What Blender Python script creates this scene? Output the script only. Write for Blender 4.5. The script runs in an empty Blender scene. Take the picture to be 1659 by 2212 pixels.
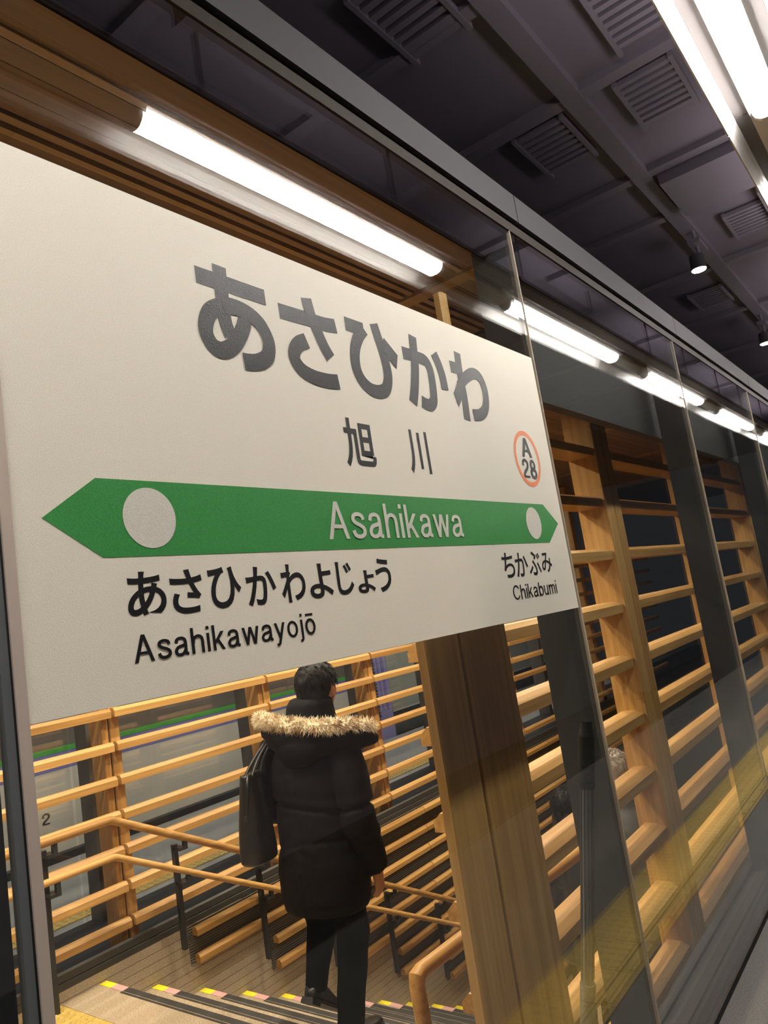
import bpy, bmesh, math, random
from mathutils import Vector, Matrix, noise as mnoise
random.seed(7)
scene = bpy.context.scene
COL = scene.collection

# ------------------------------------------------------------------ camera
EYE = 1.60
RX = (0.60466, -0.78160, -0.15329)      # image right in world axes
DN = (0.01735, 0.20533, -0.97854)       # image down
FW = (0.79630, 0.58902, 0.13772)        # viewing direction
cam_data = bpy.data.cameras.new('camera')
cam_data.sensor_fit = 'HORIZONTAL'; cam_data.sensor_width = 36.0; cam_data.lens = 34.85
cam_data.clip_start = 0.02; cam_data.clip_end = 200
cam = bpy.data.objects.new('camera', cam_data); COL.objects.link(cam)
cam.matrix_world = Matrix(((RX[0], -DN[0], -FW[0], 0), (RX[1], -DN[1], -FW[1], 0),
                           (RX[2], -DN[2], -FW[2], EYE), (0, 0, 0, 1)))
scene.camera = cam

# ------------------------------------------------------------------ world and exposure
world = bpy.data.worlds.new('night'); scene.world = world; world.use_nodes = True
world.node_tree.nodes['Background'].inputs[0].default_value = (0.60, 0.62, 0.70, 1)
world.node_tree.nodes['Background'].inputs[1].default_value = 0.012
vs = scene.view_settings
vs.view_transform = 'Standard'; vs.look = 'None'; vs.gamma = 1.0; vs.use_curve_mapping = False
vs.exposure = 1.0
cy = scene.cycles
cy.max_bounces = 8; cy.diffuse_bounces = 3; cy.glossy_bounces = 3; cy.transmission_bounces = 4; cy.transparent_max_bounces = 16
cy.caustics_reflective = False; cy.caustics_refractive = False
TUBE_L = 41.0            # radiance of the fluorescent tubes
DOWN_W = 15.0            # watts of each recessed downlight inside the stair enclosure

# ------------------------------------------------------------------ materials
MATS = {}
def mat(name, col, rough=0.5, metal=0.0, spec=0.5, emit=None, es=0.0, coat=0.0):
    m = bpy.data.materials.new(name); m.use_nodes = True
    b = m.node_tree.nodes['Principled BSDF']
    b.inputs['Base Color'].default_value = (*col, 1); b.inputs['Roughness'].default_value = rough
    b.inputs['Metallic'].default_value = metal; b.inputs['Specular IOR Level'].default_value = spec
    if coat: b.inputs['Coat Weight'].default_value = coat
    if emit:
        b.inputs['Emission Color'].default_value = (*emit, 1); b.inputs['Emission Strength'].default_value = es
    MATS[name] = m; return m
def nodes(m): return m.node_tree.nodes, m.node_tree.links
def ramp(N, stops):
    r = N.new('ShaderNodeValToRGB'); e = r.color_ramp.elements
    e[0].position, e[0].color = stops[0][0], (*stops[0][1], 1)
    e[1].position, e[1].color = stops[-1][0], (*stops[-1][1], 1)
    for p, c in stops[1:-1]:
        q = e.new(p); q.color = (*c, 1)
    return r
def wood(name, axis, stops, rough=0.42):
    m = mat(name, stops[0][1], rough, spec=0.4); N, L = nodes(m); b = N['Principled BSDF']
    tc = N.new('ShaderNodeTexCoord'); oi = N.new('ShaderNodeObjectInfo')
    mul = N.new('ShaderNodeMath'); mul.operation = 'MULTIPLY'; mul.inputs[1].default_value = 37.0
    L.new(oi.outputs['Random'], mul.inputs[0])
    add = N.new('ShaderNodeVectorMath'); add.operation = 'ADD'
    L.new(tc.outputs['Object'], add.inputs[0]); L.new(mul.outputs[0], add.inputs[1])
    mp = N.new('ShaderNodeMapping'); s = [34.0, 34.0, 34.0]; s[axis] = 1.1
    mp.inputs['Scale'].default_value = s; L.new(add.outputs[0], mp.inputs[0])
    n1 = N.new('ShaderNodeTexNoise'); n1.inputs['Scale'].default_value = 1.0; n1.inputs['Detail'].default_value = 6
    n1.inputs['Roughness'].default_value = 0.62; L.new(mp.outputs[0], n1.inputs['Vector'])
    mx = N.new('ShaderNodeMath'); mx.operation = 'MULTIPLY_ADD'; mx.inputs[1].default_value = 0.26
    L.new(oi.outputs['Random'], mx.inputs[0]); L.new(n1.outputs['Fac'], mx.inputs[2])
    sb = N.new('ShaderNodeMath'); sb.operation = 'SUBTRACT'; sb.inputs[1].default_value = 0.13; L.new(mx.outputs[0], sb.inputs[0])
    r = ramp(N, stops); L.new(sb.outputs[0], r.inputs[0]); L.new(r.outputs[0], b.inputs['Base Color'])
    bp = N.new('ShaderNodeBump'); bp.inputs['Strength'].default_value = 0.12; bp.inputs['Distance'].default_value = 0.002
    L.new(n1.outputs['Fac'], bp.inputs['Height']); L.new(bp.outputs[0], b.inputs['Normal'])
    return m
OAK = [(0.28, (0.32, 0.165, 0.046)), (0.5, (0.46, 0.255, 0.078)), (0.72, (0.58, 0.345, 0.12))]
wood('oak_x', 0, OAK); wood('oak_z', 2, OAK)
wood('soffit_wood_shaded', 0, [(0.28, (0.105, 0.054, 0.022)), (0.5, (0.16, 0.086, 0.036)), (0.74, (0.225, 0.128, 0.058))], 0.5)  # soffit timber darkened in colour for the weak light it gets
wood('soffit_strip', 0, [(0.28, (0.23, 0.13, 0.052)), (0.5, (0.33, 0.20, 0.080)), (0.74, (0.42, 0.265, 0.11))], 0.5)
def speck(name, c0, c1, scale=180, rough=0.6, lo=0.38, hi=0.62, bump=0.0, spec=0.5):
    m = mat(name, c0, rough, spec=spec); N, L = nodes(m); b = N['Principled BSDF']
    tc = N.new('ShaderNodeTexCoord')
    n = N.new('ShaderNodeTexNoise'); n.inputs['Scale'].default_value = scale; n.inputs['Detail'].default_value = 4
    L.new(tc.outputs['Object'], n.inputs['Vector'])
    r = ramp(N, [(lo, c0), (hi, c1)]); L.new(n.outputs['Fac'], r.inputs[0]); L.new(r.outputs[0], b.inputs['Base Color'])
    if bump:
        bp = N.new('ShaderNodeBump'); bp.inputs['Strength'].default_value = bump; bp.inputs['Distance'].default_value = 0.001
        L.new(n.outputs['Fac'], bp.inputs['Height']); L.new(bp.outputs[0], b.inputs['Normal'])
    return m
m = speck('sign_white', (0.69, 0.65, 0.55), (0.77, 0.725, 0.625), 520, 0.55, bump=0.55, spec=0.30)
N, L = nodes(m); out = N['Material Output']; tl = N.new('ShaderNodeBsdfTranslucent'); tl.inputs[0].default_value = (0.86, 0.83, 0.72, 1)   # frosted film: lets light through
mxs = N.new('ShaderNodeMixShader'); mxs.inputs[0].default_value = 0.10; L.new(N['Principled BSDF'].outputs[0], mxs.inputs[1]); L.new(tl.outputs[0], mxs.inputs[2]); L.new(mxs.outputs[0], out.inputs['Surface'])
speck('print_white', (0.56, 0.535, 0.46), (0.64, 0.61, 0.53), 520, 0.55, bump=0.55, spec=0.30)
speck('ink_black', (0.006, 0.006, 0.007), (0.016, 0.015, 0.016), 520, 0.36, bump=0.55, spec=0.35)
speck('ink_green', (0.035, 0.215, 0.050), (0.050, 0.265, 0.066), 520, 0.36, bump=0.55, spec=0.3)
speck('ink_orange', (0.66, 0.165, 0.045), (0.74, 0.20, 0.06), 520, 0.36, bump=0.55, spec=0.3)
speck('granite', (0.30, 0.235, 0.16), (0.50, 0.41, 0.30), 150, 0.5)
speck('granite_wall', (0.30, 0.245, 0.18), (0.50, 0.425, 0.33), 200, 0.6)
speck('platform_floor', (0.085, 0.082, 0.076), (0.125, 0.12, 0.112), 140, 0.55)
speck('far_floor', (0.17, 0.168, 0.160), (0.24, 0.236, 0.225), 140, 0.6)
speck('tactile_yellow', (0.46, 0.32, 0.075), (0.58, 0.42, 0.12), 120, 0.5)
speck('ballast', (0.03, 0.028, 0.026), (0.09, 0.085, 0.08), 40, 0.9)
mat('nosing_dark', (0.035, 0.034, 0.034), 0.6); mat('nosing_light', (0.42, 0.37, 0.28), 0.6)
mat('marker_yellow', (0.85, 0.72, 0.03), 0.5); mat('marker_pink', (0.62, 0.36, 0.36), 0.5)
mat('dark_steel', (0.030, 0.033, 0.035), 0.42, 0.2); mat('fin_steel', (0.030, 0.033, 0.033), 0.5, 0.1)
mat('black', (0.006, 0.006, 0.006), 0.7); mat('kerb_metal', (0.055, 0.055, 0.055), 0.55, 0.2)
mat('fascia_metal', (0.040, 0.038, 0.042), 0.75, 0.0, 0.15); mat('bronze_strip', (0.018, 0.013, 0.010), 0.7, 0.0, 0.15)
mat('sealant', (0.36, 0.30, 0.23), 0.5); mat('frame_tan', (0.52, 0.43, 0.36), 0.45, 0.2)
mat('frame_grey', (0.13, 0.14, 0.14), 0.4, 0.3); mat('gasket', (0.010, 0.012, 0.012), 0.6)
mat('ceiling_dark', (0.30, 0.27, 0.31), 0.7); mat('ceiling_beam', (0.33, 0.30, 0.34), 0.6)
mat('ceiling_duct', (0.29, 0.265, 0.30), 0.5, 0.1); mat('roof_black', (0.005, 0.005, 0.006), 0.9, spec=0.1); mat('far_fin', (0.085, 0.078, 0.066), 0.5)
mat('reflector_white', (0.86, 0.83, 0.80), 0.30); mat('trough_shaded', (0.12, 0.11, 0.11), 0.6); mat('housing', (0.10, 0.095, 0.10), 0.5)  # trough panel: shade of the recess beside the tube put into its grey
mat('lamp_tube', (0.9, 0.9, 0.9), 0.4, emit=(1.0, 0.955, 0.90), es=TUBE_L)
mat('ceiling_fill', (0.9, 0.9, 0.9), 0.4, emit=(1.0, 0.90, 0.97), es=1.4)  # added glow on the housing tops, lifts the ceiling like lens glare
mat('lamp_warm', (0.9, 0.9, 0.9), 0.4, emit=(1.0, 0.80, 0.55), es=40)
mat('lamp_spot', (0.9, 0.9, 0.9), 0.4, emit=(1.0, 0.90, 0.72), es=30)
mat('train_grey', (0.54, 0.52, 0.465), 0.5, 0.05); mat('train_upper', (0.17, 0.155, 0.135), 0.3, 0.3)
mat('train_green', (0.06, 0.33, 0.05), 0.5); mat('train_blue', (0.17, 0.17, 0.42), 0.5)
mat('train_purple', (0.30, 0.28, 0.56), 0.5); mat('train_dark', (0.012, 0.012, 0.012), 0.6)
mat('train_window', (0.055, 0.07, 0.06), 0.15); mat('train_pale', (0.34, 0.365, 0.32), 0.4); mat('train_text', (0.02, 0.018, 0.016), 0.5)
mat('rubber', (0.008, 0.008, 0.008), 0.55); mat('leather', (0.010, 0.010, 0.009), 0.36, spec=0.45)
mat('stud', (0.6, 0.55, 0.4), 0.25, 1.0)
mat('parka_black', (0.0036, 0.0032, 0.0040), 0.75, spec=0.16); mat('trousers_black', (0.0012, 0.0011, 0.0011), 0.9, spec=0.06)
mat('shoe_black', (0.012, 0.011, 0.010), 0.30); mat('skin', (0.52, 0.27, 0.17), 0.5); mat('eye_white', (0.7, 0.68, 0.65), 0.3)
mat('hair_black', (0.0030, 0.0026, 0.0024), 0.60, spec=0.2); mat('hair_grey', (0.30, 0.27, 0.24), 0.5)
mat('down_black', (0.012, 0.013, 0.018), 0.25, spec=0.7); mat('coat_grey', (0.055, 0.058, 0.06), 0.55)
mat('track_steel', (0.25, 0.22, 0.2), 0.35, 0.9)
speck('fur', (0.36, 0.24, 0.125), (0.86, 0.76, 0.58), 24, 0.8, 0.34, 0.58)
# louvred dark panel: fine horizontal lines along X
m = mat('louvre', (0.10, 0.095, 0.085), 0.6); N, L = nodes(m); b = N['Principled BSDF']
tc = N.new('ShaderNodeTexCoord'); wv = N.new('ShaderNodeTexWave'); wv.bands_direction = 'Z'; wv.inputs['Scale'].default_value = 22
L.new(tc.outputs['Object'], wv.inputs['Vector']); r = ramp(N, [(0.35, (0.055, 0.052, 0.046)), (0.65, (0.15, 0.142, 0.125))])
L.new(wv.outputs['Fac'], r.inputs[0]); L.new(r.outputs[0], b.inputs['Base Color'])
bp = N.new('ShaderNodeBump'); bp.inputs['Distance'].default_value = 0.004; L.new(wv.outputs['Fac'], bp.inputs['Height']); L.new(bp.outputs[0], b.inputs['Normal'])
# clear architectural glass: transparent with Fresnel mirror
def glass(name, tint, ior=1.52):
    m = bpy.data.materials.new(name); m.use_nodes = True; N, L = nodes(m); N.clear()
    o = N.new('ShaderNodeOutputMaterial'); t = N.new('ShaderNodeBsdfTransparent'); g = N.new('ShaderNodeBsdfGlossy')
    t.inputs[0].default_value = (*tint, 1); g.inputs['Roughness'].default_value = 0.0; g.inputs[0].default_value = (1, 1, 1, 1)
    lw = N.new('ShaderNodeLayerWeight'); lw.inputs['Blend'].default_value = 0.5     # Schlick: F0 + (1-F0) * facing^5, same from both sides
    pw = N.new('ShaderNodeMath'); pw.operation = 'POWER'; pw.inputs[1].default_value = 5.0; L.new(lw.outputs['Facing'], pw.inputs[0])
    f0 = ((ior - 1) / (ior + 1)) ** 2
    fr = N.new('ShaderNodeMath'); fr.operation = 'MULTIPLY_ADD'; fr.inputs[1].default_value = 1 - f0; fr.inputs[2].default_value = f0
    L.new(pw.outputs[0], fr.inputs[0]); mx = N.new('ShaderNodeMixShader')
    L.new(fr.outputs[0], mx.inputs[0]); L.new(t.outputs[0], mx.inputs[1]); L.new(g.outputs[0], mx.inputs[2]); L.new(mx.outputs[0], o.inputs[0])
    MATS[name] = m; return m
glass('glass', (0.955, 0.965, 0.955), 1.65); glass('tube_clear', (0.62, 0.63, 0.62))

# ------------------------------------------------------------------ mesh helpers
def link(o, parent=None):
    COL.objects.link(o)
    if parent is not None: o.parent = parent
    return o
def tag(o, label=None, cat=None, group=None, kind=None):
    if label: o['label'] = label
    if cat: o['category'] = cat
    if group: o['group'] = group
    if kind: o['kind'] = kind
    return o
def empty(name, loc=(0, 0, 0), rz=0.0):
    o = bpy.data.objects.new(name, None); o.location = loc; o.rotation_euler = (0, 0, rz); o.empty_display_size = 0.1
    return link(o)
class MB:
    def __init__(self): self.v, self.f, self.mi = [], [], []
    def add(self, vs, fs, mi=0):
        n = len(self.v); self.v += [tuple(p) for p in vs]
        for f in fs: self.f.append(tuple(n + i for i in f)); self.mi.append(mi)
        return self
    def box(self, x0, x1, y0, y1, z0, z1, mi=0):
        v = [(x, y, z) for z in (z0, z1) for y in (y0, y1) for x in (x0, x1)]
        return self.add(v, [(0, 2, 3, 1), (4, 5, 7, 6), (0, 1, 5, 4), (2, 6, 7, 3), (0, 4, 6, 2), (1, 3, 7, 5)], mi)
    def prism_x(self, prof, x0, x1, mi=0):          # prof: (y, z) loop
        n = len(prof); v = [(x0, y, z) for y, z in prof] + [(x1, y, z) for y, z in prof]
        fs = [tuple(range(n - 1, -1, -1)), tuple(range(n, 2 * n))] + [(i, (i + 1) % n, n + (i + 1) % n, n + i) for i in range(n)]
        return self.add(v, fs, mi)
    def prism_z(self, prof, z0, z1, mi=0):          # prof: (x, y) loop
        n = len(prof); v = [(x, y, z0) for x, y in prof] + [(x, y, z1) for x, y in prof]
        fs = [tuple(range(n - 1, -1, -1)), tuple(range(n, 2 * n))] + [(i, (i + 1) % n, n + (i + 1) % n, n + i) for i in range(n)]
        return self.add(v, fs, mi)
    def sweep(self, pts, rad, seg=12, mi=0, flat=1.0):   # round tube along points, radius or list, rounded ends
        pts = [Vector(p) for p in pts]; n = len(pts); rad = rad if isinstance(rad, (list, tuple)) else [rad] * n
        rings, up = [], None
        for i, p in enumerate(pts):
            a = (pts[i] - pts[i - 1]).normalized() if i else (pts[1] - pts[0]).normalized()
            c = (pts[i + 1] - pts[i]).normalized() if i < n - 1 else a
            t = (a + c).normalized() if (a + c).length > 1e-6 else a
            if up is None:
                up = Vector((0, 0, 1)) if abs(t.z) < 0.9 else Vector((1, 0, 0))
            s = t.cross(up).normalized(); up = s.cross(t).normalized()
            k = 1.0 / max(0.5, t.dot(a))
            rings.append([p + s * math.cos(q) * rad[i] * (k if i else 1) + up * math.sin(q) * rad[i] * flat for q in [2 * math.pi * j / seg for j in range(seg)]])
        base = []
        for r_ in rings: base += r_
        fs = []
        for i in range(n - 1):
            for j in range(seg):
                fs.append((i * seg + j, i * seg + (j + 1) % seg, (i + 1) * seg + (j + 1) % seg, (i + 1) * seg + j))
        fs.append(tuple(range(seg - 1, -1, -1))); fs.append(tuple((n - 1) * seg + j for j in range(seg)))
        return self.add(base, fs, mi)
    def ball(self, c, r, seg=16, rings=10, mi=0):
        c = Vector(c); r = Vector(r) if isinstance(r, (tuple, list)) else Vector((r, r, r))
        v = [c + Vector((0, 0, r.z))]
        for i in range(1, rings):
            th = math.pi * i / rings
            for j in range(seg):
                ph = 2 * math.pi * j / seg
                v.append(c + Vector((r.x * math.sin(th) * math.cos(ph), r.y * math.sin(th) * math.sin(ph), r.z * math.cos(th))))
        v.append(c - Vector((0, 0, r.z))); fs = []
        for j in range(seg): fs.append((0, 1 + j, 1 + (j + 1) % seg))
        for i in range(rings - 2):
            for j in range(seg):
                a = 1 + i * seg; fs.append((a + j, a + seg + j, a + seg + (j + 1) % seg, a + (j + 1) % seg))
        a = 1 + (rings - 2) * seg; e = len(v) - 1
        for j in range(seg): fs.append((a + j, e, a + (j + 1) % seg))
        return self.add(v, fs, mi)
    def rings(self, rs, seg=32, mi=0, power=2.0):    # rs: (cx, cy, z, rx, ry) horizontal superellipse rings from bottom to top
        v = []
        for cx, cy, z, rx, ry in rs:
            for j in range(seg):
                q = 2 * math.pi * j / seg; c, s = math.cos(q), math.sin(q)
                v.append((cx + rx * math.copysign(abs(c) ** (2 / power), c), cy + ry * math.copysign(abs(s) ** (2 / power), s), z))
        fs = []
        for i in range(len(rs) - 1):
            for j in range(seg): fs.append((i * seg + j, i * seg + (j + 1) % seg, (i + 1) * seg + (j + 1) % seg, (i + 1) * seg + j))
        fs.append(tuple(range(seg - 1, -1, -1))); fs.append(tuple((len(rs) - 1) * seg + j for j in range(seg)))
        return self.add(v, fs, mi)
    def mesh(self, name, mats, smooth=False):
        me = bpy.data.meshes.new(name); me.from_pydata(self.v, [], self.f)
        for m in (mats if isinstance(mats, (list, tuple)) else [mats]): me.materials.append(MATS[m])
        for i, p in enumerate(me.polygons): p.material_index = self.mi[i]
        bm = bmesh.new(); bm.from_mesh(me); bmesh.ops.recalc_face_normals(bm, faces=bm.faces); bm.to_mesh(me); bm.free()
        if smooth: me.polygons.foreach_set('use_smooth', [True] * len(me.polygons))
        return me
    def build(self, name, mats, parent=None, smooth=False, auto=False, loc=None, rz=0.0):
        me = self.mesh(name, mats, smooth or auto)
        if auto: me.set_sharp_from_angle(angle=math.radians(38))
        o = bpy.data.objects.new(name, me)
        if loc: o.location = loc
        o.rotation_euler = (0, 0, rz)
        return link(o, parent)
def inst(me, name, parent, loc):
    o = bpy.data.objects.new(name, me); o.location = loc; return link(o, parent)
def struct(o, label=None, cat=None):
    o['kind'] = 'structure'
    if label: o['label'] = label
    if cat: o['category'] = cat
    return o

def lerp(a, b, t): return a + (b - a) * t

# ------------------------------------------------------------------ the platform on the camera's side
XJ = [0.50, 2.352, 4.302, 6.252, 8.202, 10.152, 12.102]     # joints of the glass wall
floor = struct(MB().box(-4, 16, -0.95, 1.0, -0.12, 0.0).build('floor', 'platform_floor'), 'dark grey platform floor in front of the glass wall', 'floor')
P = 0.2655
tb = MB().box(0, P - 0.004, 0, P - 0.004, 0, 0.008)
for i in range(5):
    for j in range(5):
        cx, cy = (i + 0.5) * P / 5 - 0.002, (j + 0.5) * P / 5 - 0.002
        v, seg = [], 8
        for rr, zz in ((0.0135, 0.008), (0.008, 0.0135)):
            v += [(cx + rr * math.cos(2 * math.pi * k / seg), cy + rr * math.sin(2 * math.pi * k / seg), zz) for k in range(seg)]
        tb.add(v, [(k, (k + 1) % seg, seg + (k + 1) % seg, seg + k) for k in range(seg)] + [tuple(range(seg, 2 * seg))])
tile_me = tb.mesh('tactile_tile', 'tactile_yellow')
gb = MB().box(0, P - 0.004, 0, 0.072, 0, 0.008).box(0.012, P - 0.016, 0.030, 0.052, 0.008, 0.0135)
gbar_me = gb.mesh('guide_bar_tile', 'tactile_yellow')
for k in range(40):
    x = 2.823 + P * (k - 7)
    inst(tile_me, 'tactile_tile', floor, (x, 0.300, 0.0)); inst(gbar_me, 'guide_bar_tile', floor, (x, 0.570, 0.0))
# track pit behind the camera
struct(MB().box(-6, 18, -5.2, -0.95, -1.2, -1.1).build('floor', 'ballast'), 'dark ballast bed beyond the platform edge', 'floor')
for i, y in enumerate((-1.65, -2.75)):
    tag(MB().box(-6, 18, y - 0.035, y + 0.035, -1.1, -0.95).build('rail', 'track_steel'), ['steel track rail nearer the platform edge', 'steel track rail farther from the platform edge'][i], 'rail', 'rails of the near track')
struct(MB().box(-6, 18, -5.4, -5.2, -1.2, 4.0).build('wall_rear', 'ceiling_duct'), 'dark wall behind the near track', 'wall')

# ------------------------------------------------------------------ big station ceiling with beams
ceil = struct(MB().box(-6, 18, -5.4, 10.5, 3.9, 4.0).build('ceiling', 'ceiling_dark'), 'dark station ceiling above the platform', 'ceiling')
for y in (-1.9, -0.45, 0.93, 2.35):
    MB().box(-6, 18, y, y + 0.09, 3.85, 3.9).build('ceiling_beam', 'ceiling_beam', ceil)
for x in (0.55, 1.55, 2.45, 3.28, 4.27, 4.92, 6.1, 7.4, 8.8, 10.4):
    MB().box(x, x + 0.075, -5.2, 2.6, 3.862, 3.9).build('cross_beam', 'ceiling_beam', ceil)
gr = MB()
for k in range(8): gr.box(k * 0.055, k * 0.055 + 0.030, 0, 0.24, -0.025, 0)
gr.box(-0.02, 0.46, -0.02, 0.0, -0.03, 0).box(-0.02, 0.46, 0.24, 0.26, -0.03, 0)
gme = gr.mesh('ceiling_vent', 'ceiling_beam')
for k, (x, y) in enumerate(((3.40, 1.08), (2.75, 0.45), (3.40, 0.55), (2.10, 1.1), (5.3, 0.5), (6.6, 1.08))):
    inst(gme, 'ceiling_vent', ceil, (x, y, 3.885))
for k, (x0, x1, y0, y1) in enumerate(((4.36, 4.90, -0.30, 0.90), (5.0, 6.0, 0.1, 0.5), (1.65, 2.4, 0.2, 0.85))):
    MB().box(x0, x1, y0, y1, 3.80, 3.895).build('ceiling_duct', 'ceiling_duct', ceil)

# ------------------------------------------------------------------ fluorescent trough lights
LAMP_Y, LAMP_Z, PITCH = 0.225, 3.32, 2.54
def lens_profile(w, h, n=8):
    return [(w * math.cos(math.pi * k / n), -h * math.sin(math.pi * k / n)) for k in range(n + 1)]
X0, X1 = 1.42, 3.20                                   # tube of the lamp nearest the camera
def lamp_meshes():
    tube = MB().prism_x(lens_profile(0.042, 0.042), X0, X1 - 0.024)
    house = MB().prism_x([(-0.155, 0.05), (0.155, 0.05), (0.155, 0.075), (-0.155, 0.075)], X1 - PITCH + 0.005, X1)
    w, pn = [], []
    for s in (-1, 1):
        pn.append(MB().prism_x([(s * 0.050, 0.020), (s * 0.108, 0.020), (s * 0.108, 0.050), (s * 0.050, 0.050)], X1 - PITCH + 0.005, X1))
        w.append(MB().prism_x([(s * 0.109, 0.020), (s * 0.118, 0.010), (s * 0.130, -0.010), (s * 0.142, -0.038), (s * 0.148, -0.038), (s * 0.148, 0.050), (s * 0.109, 0.050)], X1 - PITCH + 0.005, X1))
    cap0 = MB().prism_x(lens_profile(0.046, 0.046), X0 - 0.022, X0 - 0.001); cap1 = MB().prism_x(lens_profile(0.046, 0.046), X1 - 0.024, X1 - 0.001)
    spine = MB().prism_x([(-0.055, 0.0), (0.055, 0.0), (0.055, 0.05), (-0.055, 0.05)], X1 - PITCH + 0.005, X1)
    return (tube.mesh('tube', 'lamp_tube', True), house.mesh('housing', 'housing'), w[0].mesh('reflector_wing', 'reflector_white'), pn[0].mesh('trough_panel', 'trough_shaded'), pn[1].mesh('trough_panel', 'trough_shaded'),
            w[1].mesh('reflector_wing', 'reflector_white'), cap0.mesh('end_cap', 'reflector_white'), cap1.mesh('end_cap', 'reflector_white'), spine.mesh('spine', 'reflector_white'), MB().prism_x([(-0.125, 0.0755), (0.125, 0.0755), (0.125, 0.085), (-0.125, 0.085)], X0, X1 - 0.024).mesh('added_fill_strip', 'ceiling_fill'))  # last mesh is an added glowing strip that brightens the ceiling
LM = lamp_meshes()
def lamp(k, y, label, group):
    t = empty('fluorescent_light', (k * PITCH, y, LAMP_Z)); tag(t, label, 'ceiling light', group)
    for me in LM: inst(me, me.name.split('.')[0], t, (0, 0, 0))
    MB().sweep([(X0 + 0.3, 0, 0.07), (X0 + 0.3, 0, 3.9 - LAMP_Z)], 0.008, 8).build('hanger', 'housing', t)
    MB().sweep([(X1 - 0.3, 0, 0.07), (X1 - 0.3, 0, 3.9 - LAMP_Z)], 0.008, 8).build('hanger', 'housing', t)
    return t
ORD = ['nearest', 'second', 'third', 'fourth', 'fifth', 'sixth', 'seventh']
for k in range(-2, 5):
    if k < 0: lab = 'white trough fluorescent light behind the camera, ' + ('one' if k == -1 else 'two') + ' before the bright one at top right'
    elif k == 0: lab = 'bright white trough fluorescent light hanging at the top right above the platform'
    else: lab = 'white trough fluorescent light farther along the platform row, %s past the bright one' % ['first', 'second', 'third', 'fourth'][k - 1]
    lamp(k, LAMP_Y, lab, 'trough lights above the near platform')
for k in range(-1, 4):
    lamp(k, 5.40, '%s trough fluorescent light over the far platform beside the train' % ORD[k + 1], 'trough lights above the far platform')

# ceiling spotlights seen under the dark ceiling
def spotlight(x, y, label):
    t = empty('spotlight', (x, y, 3.55)); tag(t, label, 'spotlight', 'ceiling spotlights')
    MB().sweep([(0, 0, 0.0), (0, 0, 0.10)], [0.05, 0.045], 20).build('lamp_can', 'housing', t, auto=True)
    MB().rings([(0, 0, -0.006, 0.043, 0.043), (0, 0, 0.004, 0.046, 0.046)], 20).build('lens', 'lamp_spot', t)
    MB().sweep([(0.07, 0, 0.03), (0.13, 0, 0.10), (0.10, 0, 0.23), (0.05, 0, 0.34)], 0.012, 8).build('bracket', 'ceiling_beam', t, auto=True)
    MB().box(0.02, 0.26, -0.04, 0.04, 0.20, 0.23).build('mounting_plate', 'ceiling_beam', t)
spotlight(5.21, 0.95, 'small round ceiling spotlight glowing under the dark ceiling, nearer one')
spotlight(7.65, 0.98, 'small round ceiling spotlight at the right edge, farther one')

# ------------------------------------------------------------------ glass wall
for k in range(-1, 6):
    x0 = XJ[k] + 0.0017 if k >= 0 else -1.45
    x1 = XJ[k + 1] - 0.0017 if k >= 0 else 0.468
    w = MB().box(x0, x1, 1.004, 1.014, 0.03, 2.905).build('window_%d' % (k + 2), 'glass')
    struct(w, 'clear glass pane %s' % ['left of the sign at the picture edge', 'carrying the station sign', 'directly right of the sign', 'second to the right of the sign', 'third to the right of the sign', 'fourth to the right of the sign', 'fifth to the right of the sign'][k + 1], 'glass pane')
for k in range(1, 6):
    struct(MB().box(XJ[k] - 0.0016, XJ[k] + 0.0016, 1.001, 1.013, 0.03, 2.905).build('trim_%d' % k, 'sealant'), 'thin tan sealant joint between glass panes', 'trim')
    tag(MB().box(XJ[k] + 0.002, XJ[k] + 0.035, 1.016, 1.166, 0.0, 2.95).build('steel_fin', 'fin_steel'), 'dark grey steel fin behind glass joint, ' + ['right beside the station sign', 'second from the sign', 'third from the sign', 'fourth from the sign', 'fifth from the sign'][k - 1], 'fin', 'steel fins of the glass wall')
# left edge frame beside the sign
fr = empty('window_frame', (0.47, 1.0, 0)); tag(fr, 'narrow tan and grey metal upright at the far left edge of the sign', 'frame')
MB().box(0.016, 0.0315, -0.004, 0.014, 0.0, 2.905).build('face_strip', 'frame_tan', fr)
MB().box(0.012, 0.016, 0.000, 0.014, 0.0, 2.905).build('gasket', 'gasket', fr)
MB().box(0.000, 0.012, -0.002, 0.014, 0.0, 2.905).build('edge_strip', 'frame_grey', fr)
tag(MB().box(0.050, 0.466, 1.016, 1.06, 0.0, 2.95).build('steel_fin', 'fin_steel'), 'broad dark grey steel fin at the extreme left edge of the picture', 'fin', 'steel fins of the glass wall')
# fascia above the glass
for k, (a, b_) in enumerate([(-4.0, 0.462), (0.468, 2.405), (2.411, 4.36), (4.366, 6.31), (6.316, 8.26), (8.266, 12.1)]):
    struct(MB().box(a, b_, 0.985, 1.05, 2.915, 3.022).build('trim_%d' % (k + 10), 'fascia_metal'), 'grey metal fascia beam segment above the glass, number %s along' % ['one', 'two', 'three', 'four', 'five', 'six'][k], 'trim')
struct(MB().box(-4, 12.1, 1.000, 1.03, 2.872, 2.914).build('trim_20', 'bronze_strip'), 'brown channel strip at the head of the glass', 'trim')

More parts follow.
